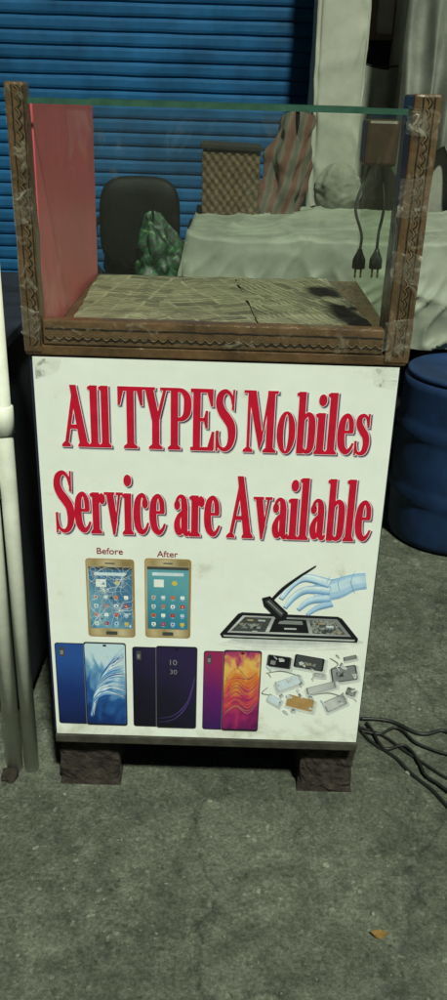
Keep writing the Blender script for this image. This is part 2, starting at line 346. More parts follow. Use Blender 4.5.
# pale sheet hung low in the gap between the pillars, on a cord
gl = at(362, 62, 3.12); gr_ = at(408, 62, 3.0)
shc = thing('hanging_sheet', ((gl.x + gr_.x) / 2, 3.1, .75), 'pale sheet hanging on a cord in the gap between the two pillars', 'sheet')
def gap(u, v):
    x = gl.x - .02 + u * (gr_.x - gl.x + .10); zt = gl.z - .03 * math.sin(u * math.pi)
    z = zt - v * (zt - .78)
    return (x, 3.12 - .028 * math.sin(u * 17 + 2 * nz(u * 2, z, 3)) * (.3 + .7 * v) - .02 * nz(u * 3, z * 3, 5), z)
one(lambda b: b.grid(gap, 50, 50, M['palecloth'])).build('cloth', shc)
one(lambda b: b.tube(smooth_path([(gl.x - .04, 3.13, gl.z + .01), ((gl.x + gr_.x) / 2, 3.13, gl.z - .02), (gr_.x + .10, 3.13, gl.z + .01)]), .004, M['cable'], 8)).build('cord', shc)
# loose grey cloth hanging before the right pillar
hz0 = at(430, 170, 2.7).z; hx0 = at(408, 60, 2.75).x
def hang(u, v):
    z = 2.5 - v * (2.5 - hz0 + .1 * math.sin(u * 9)); x = hx0 - .02 * v + u * .42 + .02 * nz(u * 6, z * 2, 3)
    y = 2.80 - .035 * math.sin(u * 26 + 2.5 * nz(u * 2, z * 1.2, 1)) * (.5 + .5 * v) - .03 * nz(u * 3, z * 3, 7)
    return (x, y - .03, z)
b = MB(); b.grid(hang, 70, 60, M['greycloth']); b.build('hanging_cloth', label='loose light grey cloth hanging in front of the right pillar', category='cloth')

# ------------------------------------------------------------------ counter
BX = .326; ZB = .136; ZT = .981; DEP = .68
ctr = thing('display_counter', (0, .3, .114), 'mobile repair counter with glass showcase on top and white printed sign front', 'display counter')
one(lambda b: b.box((-BX - .006, .002, ZB), (BX + .003, DEP, ZT - .002), M['navy'], .002)).build('cabinet_body', ctr)
one(lambda b: b.box((-BX - .004, -.004, .114), (BX + .004, DEP, ZB - .001), M['base'], .003)).build('base_frame', ctr)
one(lambda b: b.box((-BX - .010, -.006, ZT), (BX + .010, DEP + .005, 1.0), M['brown'], .003)).build('counter_top', ctr)
def sgn(b):
    b.box((-BX, -.0025, ZB + .002), (BX, .0015, ZT - .003), M['vinyl'])
sign = one(sgn).build('sign_panel', ctr)
HX = .3376
LW, RW = .032, .042
def scallop(b, p0, p1, amp, per, w, out, m):
    p0, p1 = Vector(p0), Vector(p1); d = p1 - p0; L = d.length; d.normalize(); nrm = Vector((0, -1, 0)); sd = d.cross(nrm)
    n = int(L / per) * 8; pr = None
    for i in range(n + 1):
        s_ = L * i / n; o = amp * abs(math.sin(math.pi * s_ / per)) + .0010 * nz(s_ * 60, p0.x * 5, 1)
        wq = w * (1 + .30 * nz(s_ * 35, 4, p0.x * 7))
        c_ = p0 + d * s_ + sd * o + nrm * out
        cur = (c_ - sd * wq / 2, c_ + sd * wq / 2, c_ + nrm * .0004)
        if pr: b.poly([pr[0], cur[0], cur[2], pr[2]], m); b.poly([pr[2], cur[2], cur[1], pr[1]], m)
        pr = cur
def trims(b, p0, p1, dirv, sgn_):
    p0, p1, dv = Vector(p0), Vector(p1), Vector(dirv)
    scallop(b, p0, p1, .0065, .0165, .0062, .0006, M['dark_trim'])
    scallop(b, p0 + dv * .0012 * sgn_, p1 + dv * .0012 * sgn_, .0065, .0165, .0016, .0012, M['trim_hi'])
    for o in (-.0055, .0125): scallop(b, p0 + dv * o, p1 + dv * o, 0, .03, .0024, .0006, M['dark_trim'])
def post(x0, x1, side):
    tilt = .004 * side
    def bx(b):
        dep = .032 if side < 0 else .085
        b.box((x0, -.008, .985), (x1, dep, 1.417), M['brown'], .004)
        bmesh.ops.subdivide_edges(b.bm, edges=[e for e in b.bm.edges if abs(e.verts[0].co.z - e.verts[1].co.z) > .2], cuts=14, use_grid_fill=True)
        for v in b.bm.verts: v.co.x += tilt * (v.co.z - 1.0) / .4 + .0018 * nz(v.co.z * 14, side * 3., 1)
    p = one(bx).build('corner_post', ctr)
    xc = x1 - .015 if side < 0 else x0 + .020
    one(lambda b: trims(b, (xc, -.0085, 1.0), (xc + tilt, -.0085, 1.412), (1, 0, 0), -1)).build('scalloped_trim', p)
    def wrp(b):
        n = 26
        for i in range(n):
            za, zb = .99 + .424 * i / n, .99 + .424 * (i + 1) / n
            ya = -.0122 - .0018 * nz(za * 40, x0 * 9, 2); yb = -.0122 - .0018 * nz(zb * 40, x0 * 9, 2); ta = tilt * (za - 1) / .4; tb = tilt * (zb - 1) / .4
            b.poly([(x0 + .0005 + ta, ya, za), (x1 - .0005 + ta, ya, za), (x1 - .0005 + tb, yb, zb), (x0 + .0005 + tb, yb, zb)], M['wrap'])
    one(wrp).build('tape_wrap', p)
post(-HX, -HX + LW, -1); post(HX - RW, HX + .002, 1)
rail = one(lambda b: b.box((-HX + LW + .002, -.007, 1.001), (HX - RW - .003, .022, 1.045), M['brown'], .003)).build('front_rail', ctr)
one(lambda b: trims(b, (-HX + LW + .006, -.0075, 1.018), (HX - RW - .006, -.0075, 1.018), (0, 0, 1), 1)).build('scalloped_trim', rail)
one(lambda b: b.poly([(-HX + LW + .004, -.0108, 1.003), (HX - RW - .005, -.0108, 1.003), (HX - RW - .005, -.0108, 1.043), (-HX + LW + .004, -.0108, 1.043)], M['wrap'])).build('tape_wrap', rail)
one(lambda b: b.box((-HX + .021, .034, 1.001), (-HX + .030, DEP, 1.388), M['pink'])).build('side_panel', ctr)
one(lambda b: b.box((HX - .010, .088, 1.001), (HX - .005, DEP, 1.388), M['glass'])).build('side_glass', ctr)
one(lambda b: b.poly([(-HX + LW + .001, .015, 1.046), (HX - RW - .002, .015, 1.046), (HX - RW - .002, .015, 1.384), (-HX + LW + .001, .015, 1.384)], M['glass'])).build('front_glass', ctr)
def topg(b):
    x0, x1, y0, y1, z0, z1 = -HX + .024, HX - .02, .010, DEP, 1.386, 1.395
    b.poly([(x0, y0, z0), (x1, y0, z0), (x1, y1, z0), (x0, y1, z0)], M['glass']); b.poly([(x0, y0, z1), (x1, y0, z1), (x1, y1, z1), (x0, y1, z1)], M['glass'])
    b.poly([(x0, y0, z0), (x1, y0, z0), (x1, y0, z1), (x0, y0, z1)], M['edge']); b.poly([(x0, y1, z0), (x1, y1, z0), (x1, y1, z1), (x0, y1, z1)], M['edge'])
one(topg).build('top_glass', ctr)
# tape pieces
def quad_px(b, pts, m, layer):
    b.flat([(at(x, y, 0).x, at(x, y, 0).z) for x, y in pts], m, layer)
one(lambda b: quad_px(b, [(34, 358), (62, 357), (58, 372), (36, 378)], M['tape'], 1)).build('tape', sign)
one(lambda b: quad_px(b, [(371, 367), (398, 368), (396, 390), (374, 385)], M['tape'], 1)).build('tape', sign)
def peel(b, x0, x1, zc, h, k):
    b.grid(lambda u, v: (x0 + (x1 - x0) * u + .003 * nz(v * 6, zc * 9, 1), -.0152 - .004 * max(0, u - .7) * abs(nz(v * 3, zc * 30, 2)) * 6 - .001 * nz(u * 6, v * 6, zc * 40), zc + h * v + k * u + .004 * nz(u * 5, zc * 20, v * .1)), 10, 10, M['tape'])
for x0, x1, zs in ((HX - RW - .006, HX + .003, [(1.01, .05, .01), (1.13, .05, -.008), (1.23, .06, .008), (1.36, .04, -.008)]), (-HX + .000, -HX + LW, [(1.02, .05, -.01), (1.20, .05, .012)])):
    for zc, h, k in zs: one(lambda b: peel(b, x0, x1, zc, h, k)).build('tape', ctr)

# ------------------------------------------------------------------ lettering
def rib(pts, ws, k=8):
    P = smooth_path([Vector((x, y, w)) for (x, y), w in zip(pts, ws)], k); L_, R_ = [], []
    for i, p in enumerate(P):
        t = P[min(i + 1, len(P) - 1)] - P[max(i - 1, 0)]; t.z = 0; t.normalize(); n = Vector((-t.y, t.x)); q = Vector((p.x, p.y)); w = max(p.z, .5) / 2
        L_.append((q + n * w, q - n * w))
    return [[L_[i][0], L_[i][1], L_[i + 1][1], L_[i + 1][0]] for i in range(len(L_) - 1)]
def rc(x0, y0, x1, y1): return [(x0, y0), (x1, y0), (x1, y1), (x0, y1)]
def circ(x, y, rx, ry, n=20): return [(x + rx * math.cos(2 * math.pi * i / n), y + ry * math.sin(2 * math.pi * i / n)) for i in range(n)]
def sf(xc, hw, sw=6.5, y=0, s=1): return [(xc - hw, y), (xc + hw, y), (xc + hw, y + 3 * s), (xc + sw, y + 7.5 * s), (xc - sw, y + 7.5 * s), (xc - hw, y + 3 * s)]
def flag(h): return [(0, h - 5), (5, h - 8), (5, h), (0, h - 2)]
def ring(cx, cy, rx, ry, ix, iy, n=48):
    o = []
    for i in range(n):
        a, c = 2 * math.pi * i / n, 2 * math.pi * (i + 1) / n
        o.append([(cx + rx * math.cos(a), cy + ry * math.sin(a)), (cx + rx * math.cos(c), cy + ry * math.sin(c)), (cx + ix * math.cos(c), cy + iy * math.sin(c)), (cx + ix * math.cos(a), cy + iy * math.sin(a))])
    return o
G = {
 'A': (55, [[(5, 0), (10.5, 0), (29, 84), (25, 98)], [(20, 100), (31, 100), (52, 0), (37, 0)], rc(14, 30, 41, 36), sf(8, 8, 3.2), sf(44, 11, 7.5)]),
 'l': (22, [rc(4.5, 0, 17.5, 100), flag(100), sf(11, 11)]),
 'T': (50, [rc(18.5, 0, 31.5, 100), rc(1, 94, 49, 100), [(1, 97), (1, 71), (4, 71), (11, 95)], [(49, 97), (49, 71), (46, 71), (39, 95)], sf(25, 13)]),
 'Y': (52, [[(5, 100), (20, 100), (33, 48), (20, 44)], [(43, 100), (47.5, 100), (32, 44), (28, 50)], rc(19.5, 0, 32.5, 49), sf(26, 13), rc(0, 96.5, 24, 100), rc(36, 96.5, 52, 100)]),
 'P': (45, [rc(5, 0, 18, 100), rc(0, 96.5, 8, 100), sf(11.5, 12)] + rib([(17, 97.5), (28, 95.5), (36.5, 86), (38, 74), (36, 60), (28, 51.5), (17, 50)], [5, 7, 12, 13.5, 12, 7, 5])),
 'E': (48, [rc(5, 0, 18, 100), rc(0, 95, 43, 100), rc(0, 0, 45, 5), rc(16, 48.5, 31, 53.5), [(33, 37), (33, 65), (30, 65), (26, 51), (30, 37)], [(43, 98), (43, 73), (40, 73), (32, 96)], [(46, 2), (46, 31), (43, 31), (34, 4)]]),
 'S': (42, rib([(35, 78), (31, 91), (21, 97.5), (11, 91), (8.5, 78), (14, 65), (24, 54), (32.5, 42), (34.5, 24), (30, 9), (20, 2.5), (9, 8), (5, 24)], [3, 4, 6, 11, 13, 14.5, 15.5, 15, 13, 9.5, 6, 4, 3]) + [[(36, 100), (38, 100), (37.5, 67), (34, 69)], [(3, 0), (5.5, 0), (7, 33), (3.2, 33)]]),
 'M': (68, [rc(9, 0, 13, 97), [(8, 100), (23, 100), (40, 22), (34, 3)], [(34, 3), (38, 18), (53, 100), (49, 100)], rc(48, 0, 61, 100), sf(11, 9, 3), sf(54.5, 12.5), rc(1, 96.5, 12, 100), rc(50, 96.5, 67, 100)]),
 'o': (38, ring(19, 33.5, 17.8, 34.5, 6.2, 31)),
 'b': (40, [rc(4.5, 0, 16.5, 100), flag(100)] + rib([(14, 56), (23, 64.5), (31, 57), (32.5, 34), (31, 10), (23, 3), (14, 8)], [5, 6, 11.5, 13, 11.5, 6, 5])),
 'i': (22, [rc(4.5, 0, 17.5, 67), flag(67), sf(11, 11), circ(11, 88, 7.2, 9)]),
 'e': (35, [rc(8, 36, 31, 40)] + rib([(28, 38), (26.5, 55), (19, 65), (10.5, 56), (8, 34), (11, 14), (20, 5), (28, 9), (33.5, 19)], [8.5, 8.5, 5.5, 11, 13.5, 12.5, 8.5, 5, 2.5])),
 's': (32, rib([(26, 50), (23, 61.5), (16, 65.5), (9, 61), (8.5, 51), (15, 41), (22.5, 32), (25, 20), (22, 7), (14, 2.5), (7, 6), (4, 18)], [2.5, 3.5, 5, 9, 11, 12, 12, 11, 9, 5, 3.5, 2.5]) + [[(26, 68), (28, 68), (28, 46), (25.5, 46)], [(2.5, 0), (4.5, 0), (5.5, 23), (2.5, 23)]]),
 'r': (30, [rc(4.5, 0, 17.5, 67), flag(67), sf(11, 11), circ(25, 57, 5.5, 8)] + rib([(15, 48), (19, 59), (26, 63)], [4, 7, 8])),
 'v': (38, [[(4, 68), (17.5, 68), (25.5, 22), (20.5, -1), (17.5, -1)], [(19, -1), (22.5, 12), (33.5, 68), (30, 68)], rc(0, 64.5, 20, 68), rc(25, 64.5, 38, 68)]),
 'c': (34, [circ(25.5, 52, 5.5, 8)] + rib([(27, 52), (24, 62), (18, 65.5), (10.5, 56), (8, 34), (11, 13), (19, 5), (27, 9), (32, 20)], [5, 6, 5.5, 11, 13.5, 12.5, 8.5, 5, 2.5])),
 'a': (36, [rc(19, 8, 31, 50), circ(9.5, 51, 5.5, 7.5)] + rib([(8, 54), (11, 62), (17, 65.5), (23, 60), (25, 47)], [5, 4.5, 5, 10, 12]) + rib([(22, 41), (13.5, 33), (9.5, 20), (12, 8), (17, 6), (23, 13)], [4.5, 7, 11.5, 11, 7, 4]) + rib([(25, 13), (28, 4.5), (33, 4), (36, 9)], [12, 8, 5, 2])),
 ' ': (15, []),
}
def grow(pts, e, ez=None):
    ez = e if ez is None else ez
    P = [Vector(p) for p in pts]; A = sum(P[i].x * P[(i + 1) % len(P)].y - P[(i + 1) % len(P)].x * P[i].y for i in range(len(P)))
    if A < 0: P.reverse()
    Q = [p for i, p in enumerate(P) if (p - P[i - 1]).length > 1e-6]; n = len(Q); out = []
    if n < 3: return [tuple(p) for p in P]
    for i in range(n):
        a_ = (Q[i] - Q[i - 1]).normalized(); c_ = (Q[(i + 1) % n] - Q[i]).normalized()
        n1 = Vector((a_.y, -a_.x)); n2 = Vector((c_.y, -c_.x)); s_ = n1 + n2
        if s_.length < 1e-4: s_ = n1
        m_ = s_.normalized(); k_ = min(1 / max(m_.dot(n1), .3), 1.42)
        out.append((Q[i].x + m_.x * e * k_, Q[i].y + m_.y * ez * k_))
    return out
def line(txt, pxl, pxr, pyb, pyt, name):
    a = at(pxl, pyb, 0); c = at(pxr, pyb + (pxr - pxl) * .027, 0); tp = at((pxl + pxr) / 2, pyt, 0); bt = at((pxl + pxr) / 2, pyb + (pxr - pxl) * .0135, 0)
    W = sum(G[ch][0] for ch in txt); sx = (c.x - a.x) / W; sz = (tp.z - bt.z) / 100; zb = bt.z
    b = MB()
    for (m, dx, dz, lay, e) in ((M['shade2'], .0029, -.0026, .15, .0026), (M['shade'], .0028, -.0025, .40, .0012), (M['white'], 0, 0, .65, .0020), (M['red'], 0, 0, .90, .0010)):
        x = a.x; polys = []
        for ch in txt:
            w, pieces = G[ch]
            for p in pieces: polys.append(grow([(x + u * sx + dx, zb + v * sz + dz) for u, v in p], e, e * .85))
            x += w * sx
        b.union(polys, m, lay)
    b.build(name, sign)
line('All TYPES Mobiles', 63, 368, 446, 389, 'title_lettering')
line('Service are Available', 56, 369, 532, 475, 'title_lettering')
def small_text(txt, x0, x1, yb, m, name='caption_lettering', layer=1.0, parent=None, bold=.012):
    cu = bpy.data.curves.new('t', 'FONT'); cu.body = txt; cu.offset = bold
    o = bpy.data.objects.new('t', cu); C.objects.link(o); dg = bpy.context.evaluated_depsgraph_get()
    me = bpy.data.meshes.new_from_object(o.evaluated_get(dg)); bpy.data.objects.remove(o)
    xs = [v.co.x for v in me.vertices]; A = at(x0, yb, 0); B2 = at(x1, yb, 0); sc = (B2.x - A.x) / (max(xs) - min(xs)); mn = min(xs)
    b = MB(); b.bm.from_mesh(me); bpy.data.meshes.remove(me)
    for v in b.bm.verts: v.co = Vector((A.x + (v.co.x - mn) * sc, -.0028 - layer * .0004, A.z + v.co.y * sc))
    b.mi(m)
    for f in b.bm.faces: f.material_index = 0
    return b.build(name, parent or sign)
small_text('Before', 97, 123, 553, M['maroon'], layer=.4); small_text('After', 157, 178, 556, M['maroon'], layer=.4)

# ------------------------------------------------------------------ printed pictures
def rect(px0, py0, px1, py1):
    ym = (py0 + py1) / 2; xm = (px0 + px1) / 2
    return at(px0, ym, 0).x, at(xm, py1, 0).z, at(px1, ym, 0).x, at(xm, py0, 0).z
def rr(x0, z0, x1, z1, r=.004, n=4):
    o = []
    for cx, cz, a0 in ((x1 - r, z1 - r, 0), (x0 + r, z1 - r, 90), (x0 + r, z0 + r, 180), (x1 - r, z0 + r, 270)):
        for i in range(n + 1):
            a = R(a0 + 90 * i / n); o.append((cx + r * math.cos(a), cz + r * math.sin(a)))
    return o
def inner(r4, u0, v0, u1, v1):
    x0, z0, x1, z1 = r4; w, h = x1 - x0, z1 - z0
    return x0 + u0 * w, z0 + v0 * h, x0 + u1 * w, z0 + v1 * h
def frib(b, pts, ws, m, lay):
    P = smooth_path([Vector((x, y, 0)) for x, y in pts], 6); n = len(P); pr = None
    for i, p in enumerate(P):
        t = P[min(i + 1, n - 1)] - P[max(i - 1, 0)]; t.normalize(); nn = Vector((-t.y, t.x)); u = i / (n - 1) * (len(ws) - 1); k = min(int(u), len(ws) - 2)
        w = (ws[k] + (ws[k + 1] - ws[k]) * (u - k)) / 2; q = Vector((p.x, p.y)); cur = (q + nn * w, q - nn * w)
        if pr: b.flat([pr[0], pr[1], cur[1], cur[0]], m, lay)
        pr = cur
def gold_phone(r4, screen):
    b = MB(); b.flat(rr(*r4, .007), M['tan'], .4); b.flat(rr(*inner(r4, .02, .010, .98, .99), .0065), M['goldg'], .6)
    b.flat(rr(*inner(r4, .05, .02, .95, .98), .006), M['gold'], .8); b.flat(rr(*inner(r4, .06, .91, .94, .975), .004), M['goldg'], .95); b.flat(rr(*inner(r4, .06, .025, .94, .105), .004), M['goldg'], .95)
    s4 = inner(r4, .055, .115, .945, .90); b.flat(rr(*s4, .001), screen, 1.1)
    b.flat(rr(*inner(r4, .38, .03, .62, .075), .0015), M['dgrey'], 1.2); b.flat(rr(*inner(r4, .40, .935, .60, .95), .0005), M['dgrey'], 1.2)
    return b, s4
cols = ['white', 'yellow', 'green', 'orange', 'lblue', 'mblue', 'icy', 'red', 'violet', 'silver']
def icons(b, s4, l0):
    sw, shh = s4[2] - s4[0], s4[3] - s4[1]
    for r_ in range(4):
        for c_ in range(4):
            cx_, cz_ = s4[0] + (.15 + .235 * c_) * sw, s4[1] + (.08 + .145 * r_) * shh
            b.flat(rr(cx_ - .0042, cz_ - .0038, cx_ + .0042, cz_ + .0042, .0016), M[cols[(r_ * 3 + c_ * 7) % 10]], l0); b.flat(circ(cx_, cz_, .0020, .0020, 8), M[cols[(r_ * 5 + c_ * 3 + 2) % 10]], l0 + .12)
            b.flat(rr(cx_ - .003, cz_ - .0064, cx_ + .003, cz_ - .0054, .0003), M['icy'], l0)
    b.flat(rr(*inner(s4, .12, .86, .88, .91), .0008), M['icy'], l0); b.flat(rr(*inner(s4, .16, .68, .40, .80), .001), M['white'], l0); b.flat(circ(s4[0] + .66 * sw, s4[1] + .745 * shh, .0055, .0055, 14), M['yellow'], l0)
    b.flat(rr(*inner(s4, .0, .955, 1., 1.), .0003), M['dgrey'], l0)
b, s4 = gold_phone(rect(87, 558, 135, 636), M['crackscr']); icons(b, s4, 1.25)
rnd = random.Random(3)
w, h = s4[2] - s4[0], s4[3] - s4[1]
def clp(x, z): return (min(max(x, s4[0]), s4[2]), min(max(z, s4[1]), s4[3]))
for (cu, cv, nr) in ((.35, .62, 20), (.7, .30, 17), (.2, .2, 10), (.75, .8, 13), (.15, .88, 7)):
    c_ = (s4[0] + cu * w, s4[1] + cv * h)
    for i in range(nr):
        a_ = 2 * math.pi * i / nr + rnd.uniform(-.2, .2); L = rnd.uniform(.2, .75) * w; pts = [c_]
        for j in range(1, 4):
            aa = a_ + rnd.uniform(-.3, .3); pts.append(clp(c_[0] + math.cos(aa) * L * j / 3, c_[1] + math.sin(aa) * L * j / 3))
        frib(b, pts, [rnd.uniform(.0007, .0013), .0006, .0003], M[rnd.choice(['icy', 'white', 'silver', 'icy'])], 1.6 + i * .02)
    for q in range(2):
        rad = w * (.08 + .11 * q); frib(b, [clp(c_[0] + rad * math.cos(t_) * rnd.uniform(.75, 1.25), c_[1] + rad * math.sin(t_) * rnd.uniform(.75, 1.25)) for t_ in [i * .6 for i in range(11)]], [.0006, .0004], M['icy'], 2.2)
for i in range(20):
    c_ = (s4[0] + rnd.uniform(.06, .94) * w, s4[1] + rnd.uniform(.04, .96) * h); a_ = rnd.uniform(0, 6)
    b.flat([clp(c_[0] + .0042 * rnd.uniform(.4, 1.3) * math.cos(a_ + t_), c_[1] + .0042 * rnd.uniform(.4, 1.3) * math.sin(a_ + t_)) for t_ in (0, 2., 4.1)], M[rnd.choice(['dgrey', 'icy', 'mblue', 'lblue', 'silver'])], 1.45 + i * .005)
b.build('printed_phone', sign, label='printed gold phone with a cracked screen')
b, s4 = gold_phone(rect(145, 558, 191, 637), M['homescr']); icons(b, s4, 1.4)
b.build('printed_phone', sign, label='printed gold phone with an intact home screen')
def two_phone(px0, py0, px1, py1, split, back, screen, art, label):
    R4 = rect(px0, py0, px1, py1); b = MB()
    B4 = inner(R4, 0, .01, .62, .98); b.flat(rr(*B4, .006), M['black'], .3); b.flat(rr(*inner(B4, .02, .01, .98, .99), .006), back, .5)
    b.flat(rr(*inner(B4, .10, .84, .22, .95), .002), M['dgrey'], .7); b.flat(rr(*inner(B4, .12, .86, .19, .91), .001), M['grey'], .8)
    F4 = inner(R4, split, 0, 1, 1); b.flat(rr(*F4, .006), M['grey'], 1.0); b.flat(rr(*inner(F4, .010, .004, .990, .996), .006), M['black'], 1.2)
    s4 = inner(F4, .03, .025, .97, .982); b.flat(rr(*s4, .005), screen, 1.4); art(b, s4)
    b.flat(rr(*inner(F4, .46, .955, .54, .975), .0008), M['black'], 2.8)
    return b.build('printed_phone', sign, label=label)
def P2(s, u, v): return (s[0] + u * (s[2] - s[0]), s[1] + v * (s[3] - s[1]))
def art1(b, s):
    rnd = random.Random(5)
    for i in range(70):
        t_ = i / 69; j = rnd.uniform(-.05, .05); j2 = rnd.uniform(-.04, .04)
        c0 = P2(s, .97, min(.97, .95 - .62 * t_ + j)); c1 = P2(s, .66 - .14 * t_ + j2, .80 - .40 * t_ + j); c2 = P2(s, .40 - .22 * t_ + j2, .56 - .26 * t_ + j); c3 = P2(s, max(.03, .24 - .12 * t_ + j), .34 - .26 * t_)
        frib(b, [c0, c1, c2, c3], [.0003, rnd.uniform(.0010, .0030), rnd.uniform(.0008, .0024), .0003], M[rnd.choice(['icy', 'lblue', 'white', 'mblue', 'lblue', 'mblue', 'backblue'])], 1.7 + i * .012)
def art2(b, s):
    for i in range(2): frib(b, [P2(s, .02, .05 + .05 * i), P2(s, .45, .10 + .05 * i), P2(s, .80, .30 + .04 * i), P2(s, .97, .62 + .03 * i)], [.0004, .0018, .0006], M['violet'], 1.8 + .1 * i)
def art3(b, s):
    rnd = random.Random(8)
    for i in range(26):
        t_ = i / 25; j = rnd.uniform(-.04, .04)
        frib(b, [P2(s, .03, .16 + .5 * t_ + j), P2(s, .35, .24 + .52 * t_ - j), P2(s, .7, .20 + .5 * t_ + j), P2(s, .97, .30 + .52 * t_)], [.0003, rnd.uniform(.0006, .0016), rnd.uniform(.0005, .0016), .0003], M[rnd.choice(['orange', 'sunset', 'maroon', 'tan', 'backpur', 'sunset'])], 1.8 + i * .02)
two_phone(57, 641, 127, 724, .40, M['backblue'], M['wave'], art1, 'printed phone pair with blue back and feathery blue screen')
two_phone(133, 645, 197, 727, .36, M['night'], M['night'], art2, 'printed phone pair with near black screen and pale clock')
two_phone(203, 649, 260, 730, .34, M['backpur'], M['sunset'], art3, 'printed phone pair with purple back and orange pink screen')
small_text('10', 170, 177, 664, M['grey'], 'clock_lettering', 2.6, bold=0); small_text('30', 170, 177, 673, M['grey'], 'clock_lettering', 2.6, bold=0)
# repair picture: opened phone, gloved hand, tool
def px2(x, y): p = at(x, y, 0); return (p.x, p.z)
def pp(b, pts, m, lay): b.flat([px2(x, y) for x, y in pts], m, lay)
def blob(cx, cy, rx, ry, s_, amp=.18, n=40):
    return [(cx + rx * (1 + amp * nz(math.cos(t) * 2, math.sin(t) * 2, s_)) * math.cos(t), cy + ry * (1 + amp * nz(math.cos(t) * 2, math.sin(t) * 2, s_)) * math.sin(t)) for t in [2 * math.pi * i / n for i in range(n)]]
b = MB()
pp(b, blob(292, 641, 70, 9, 1), M['smoke'], .12); pp(b, blob(294, 640, 66, 7, 2), M['smoke2'], .24); pp(b, blob(294, 639, 63, 5, 3), M['smoke3'], .36)
pp(b, [(220, 633), (238, 613), (242, 611.5), (338, 616), (342, 618), (358, 638), (357, 642), (222, 637)], M['black'], .5)
pp(b, [(223, 634), (355, 639), (354, 640.5), (224, 635.6)], M['silver'], .7)
pp(b, [(227, 631.5), (243, 614.5), (337, 618.5), (351, 636)], M['steel'], .8)
pp(b, [(231, 630), (245, 616), (272, 617.2), (265, 631.2)], M['dgrey'], 1.); pp(b, [(275, 617.5), (306, 619), (309, 632.5), (269, 631.2)], M['black'], 1.)
pp(b, [(309, 619.2), (334, 620.2), (346, 634), (313, 632.8)], M['board'], 1.); pp(b, [(280, 619.4), (302, 620.4), (303, 624), (278, 623)], M['grey'], 1.2); pp(b, [(236, 627), (240, 622), (262, 623), (260, 628)], M['board'], 1.2)
for i, (x, y, w_, m_) in enumerate([(247, 618.3, 6, 'gold'), (258, 618.8, 7, 'silver'), (284, 627, 12, 'silver'), (318, 622, 5, 'gold'), (326, 625, 7, 'icy'), (321, 630, 10, 'dgrey'), (337, 631, 4, 'gold'), (252, 629.6, 5, 'silver')]):
    pp(b, [(x, y), (x + w_, y + .3), (x + w_ + .6, y + 1.9), (x + .4, y + 1.6)], M[m_], 1.4 + .03 * i)
b.build('printed_repair_phone', sign, label='printed opened phone lying flat with its parts exposed')
b = MB()
def shaded(pts, w0, lay, mats=('glove0', 'glove1', 'glove2', 'glove3', 'glove4')):
    for i, m_ in enumerate(mats):
        k_ = 1 - i * .19; o_ = i * .5
        frib(b, [px2(x - o_ * .25, y - o_) for x, y in pts], [q * k_ for q in w0], M[m_], lay + i * .07)
shaded([(366, 580), (352, 582), (336, 588), (314, 593)], [.036, .038, .047, .038], 1.4, ('glove1', 'glove2', 'glove2', 'glove3', 'glove3'))
shaded([(332, 602), (317, 607), (307, 614)], [.018, .013, .007], 1.8, ('glove0', 'glove1', 'glove2'))
shaded([(330, 597), (310, 600), (298, 609)], [.019, .015, .009], 2.0, ('glove0', 'glove1', 'glove2', 'glove3'))
shaded([(330, 590), (307, 589), (294, 596), (285, 607)], [.021, .017, .014, .009], 2.3, ('glove0', 'glove1', 'glove2', 'glove3', 'glove4'))
shaded([(330, 583), (307, 577), (293, 583), (281, 598)], [.021, .017, .015, .010], 2.65, ('glove0', 'glove2', 'glove3', 'glove3', 'glove4'))
for pts in ([(355, 570), (351, 581), (355, 592)], [(342, 574), (338, 582), (340, 590)], [(330, 575), (326, 583)]): frib(b, [px2(*p) for p in pts], [.0008, .0018, .0006], M['glove1'], 3.0)
b.build('printed_glove', sign, label='printed hand in a pale blue glove')
b = MB()
frib(b, [px2(316, 565), px2(299, 576), px2(283, 588), px2(270, 601)], [.003, .006, .008, .006], M['black'], 3.2)
pp(b, [(262, 597), (270, 595), (288, 612), (286, 619), (279, 620), (264, 605)], M['black'], 3.4)
pp(b, [(265, 600), (270, 598), (284, 612), (281, 616)], M['dgrey'], 3.6)
frib(b, [px2(268, 600), px2(282, 613)], [.001, .001], M['silver'], 3.8)
b.build('printed_tool', sign, label='printed black part held over the opened phone')
b = MB(); rnd = random.Random(21)
def card(x, y, w_, h_, ang, m, m2, lay, k2=.88):
    ca, sa = math.cos(R(ang)), math.sin(R(ang))
    def q(k, dx=0, dy=0, r=.18):
        o = []
        for (u, v) in ((-w_ / 2, -h_ / 2 * (1 - r)), (-w_ / 2 * (1 - r * h_ / w_), -h_ / 2), (w_ / 2 * (1 - r * h_ / w_), -h_ / 2), (w_ / 2, -h_ / 2 * (1 - r)), (w_ / 2, h_ / 2 * (1 - r)), (w_ / 2 * (1 - r * h_ / w_), h_ / 2), (-w_ / 2 * (1 - r * h_ / w_), h_ / 2), (-w_ / 2, h_ / 2 * (1 - r))):
            o.append((x + dx + (u * ca - v * sa) * k, y + dy + (u * sa + v * ca) * k))
        return o
    pp(b, q(1.16, 1.2, 1.5), M['smoke2'], lay - .10); pp(b, q(1.06, .8, 1.1), M['smoke3'], lay - .05); pp(b, q(1), M[m], lay); pp(b, q(k2), M[m2], lay + .06)
for i, a_ in enumerate([(279, 661, 24, 12, 8, 'dgrey', 'black'), (309, 662, 30, 13, 10, 'black', 'dgrey'), (344, 673, 26, 15, -8, 'dgrey', 'steel'), (321, 687, 30, 7, -14, 'grey', 'steel'), (288, 682, 26, 10, -20, 'silver', 'icy'), (300, 702, 27, 12, 14, 'tan', 'tan'), (335, 702, 22, 11, -24, 'grey', 'steel'), (274, 699, 14, 8, 30, 'silver', 'icy'), (319, 674, 12, 4, 5, 'silver', 'steel'), (350, 657, 13, 4, -12, 'dgrey', 'grey'), (351, 691, 10, 8, 20, 'grey', 'board')]):
    card(*a_, .6 + i * .17)
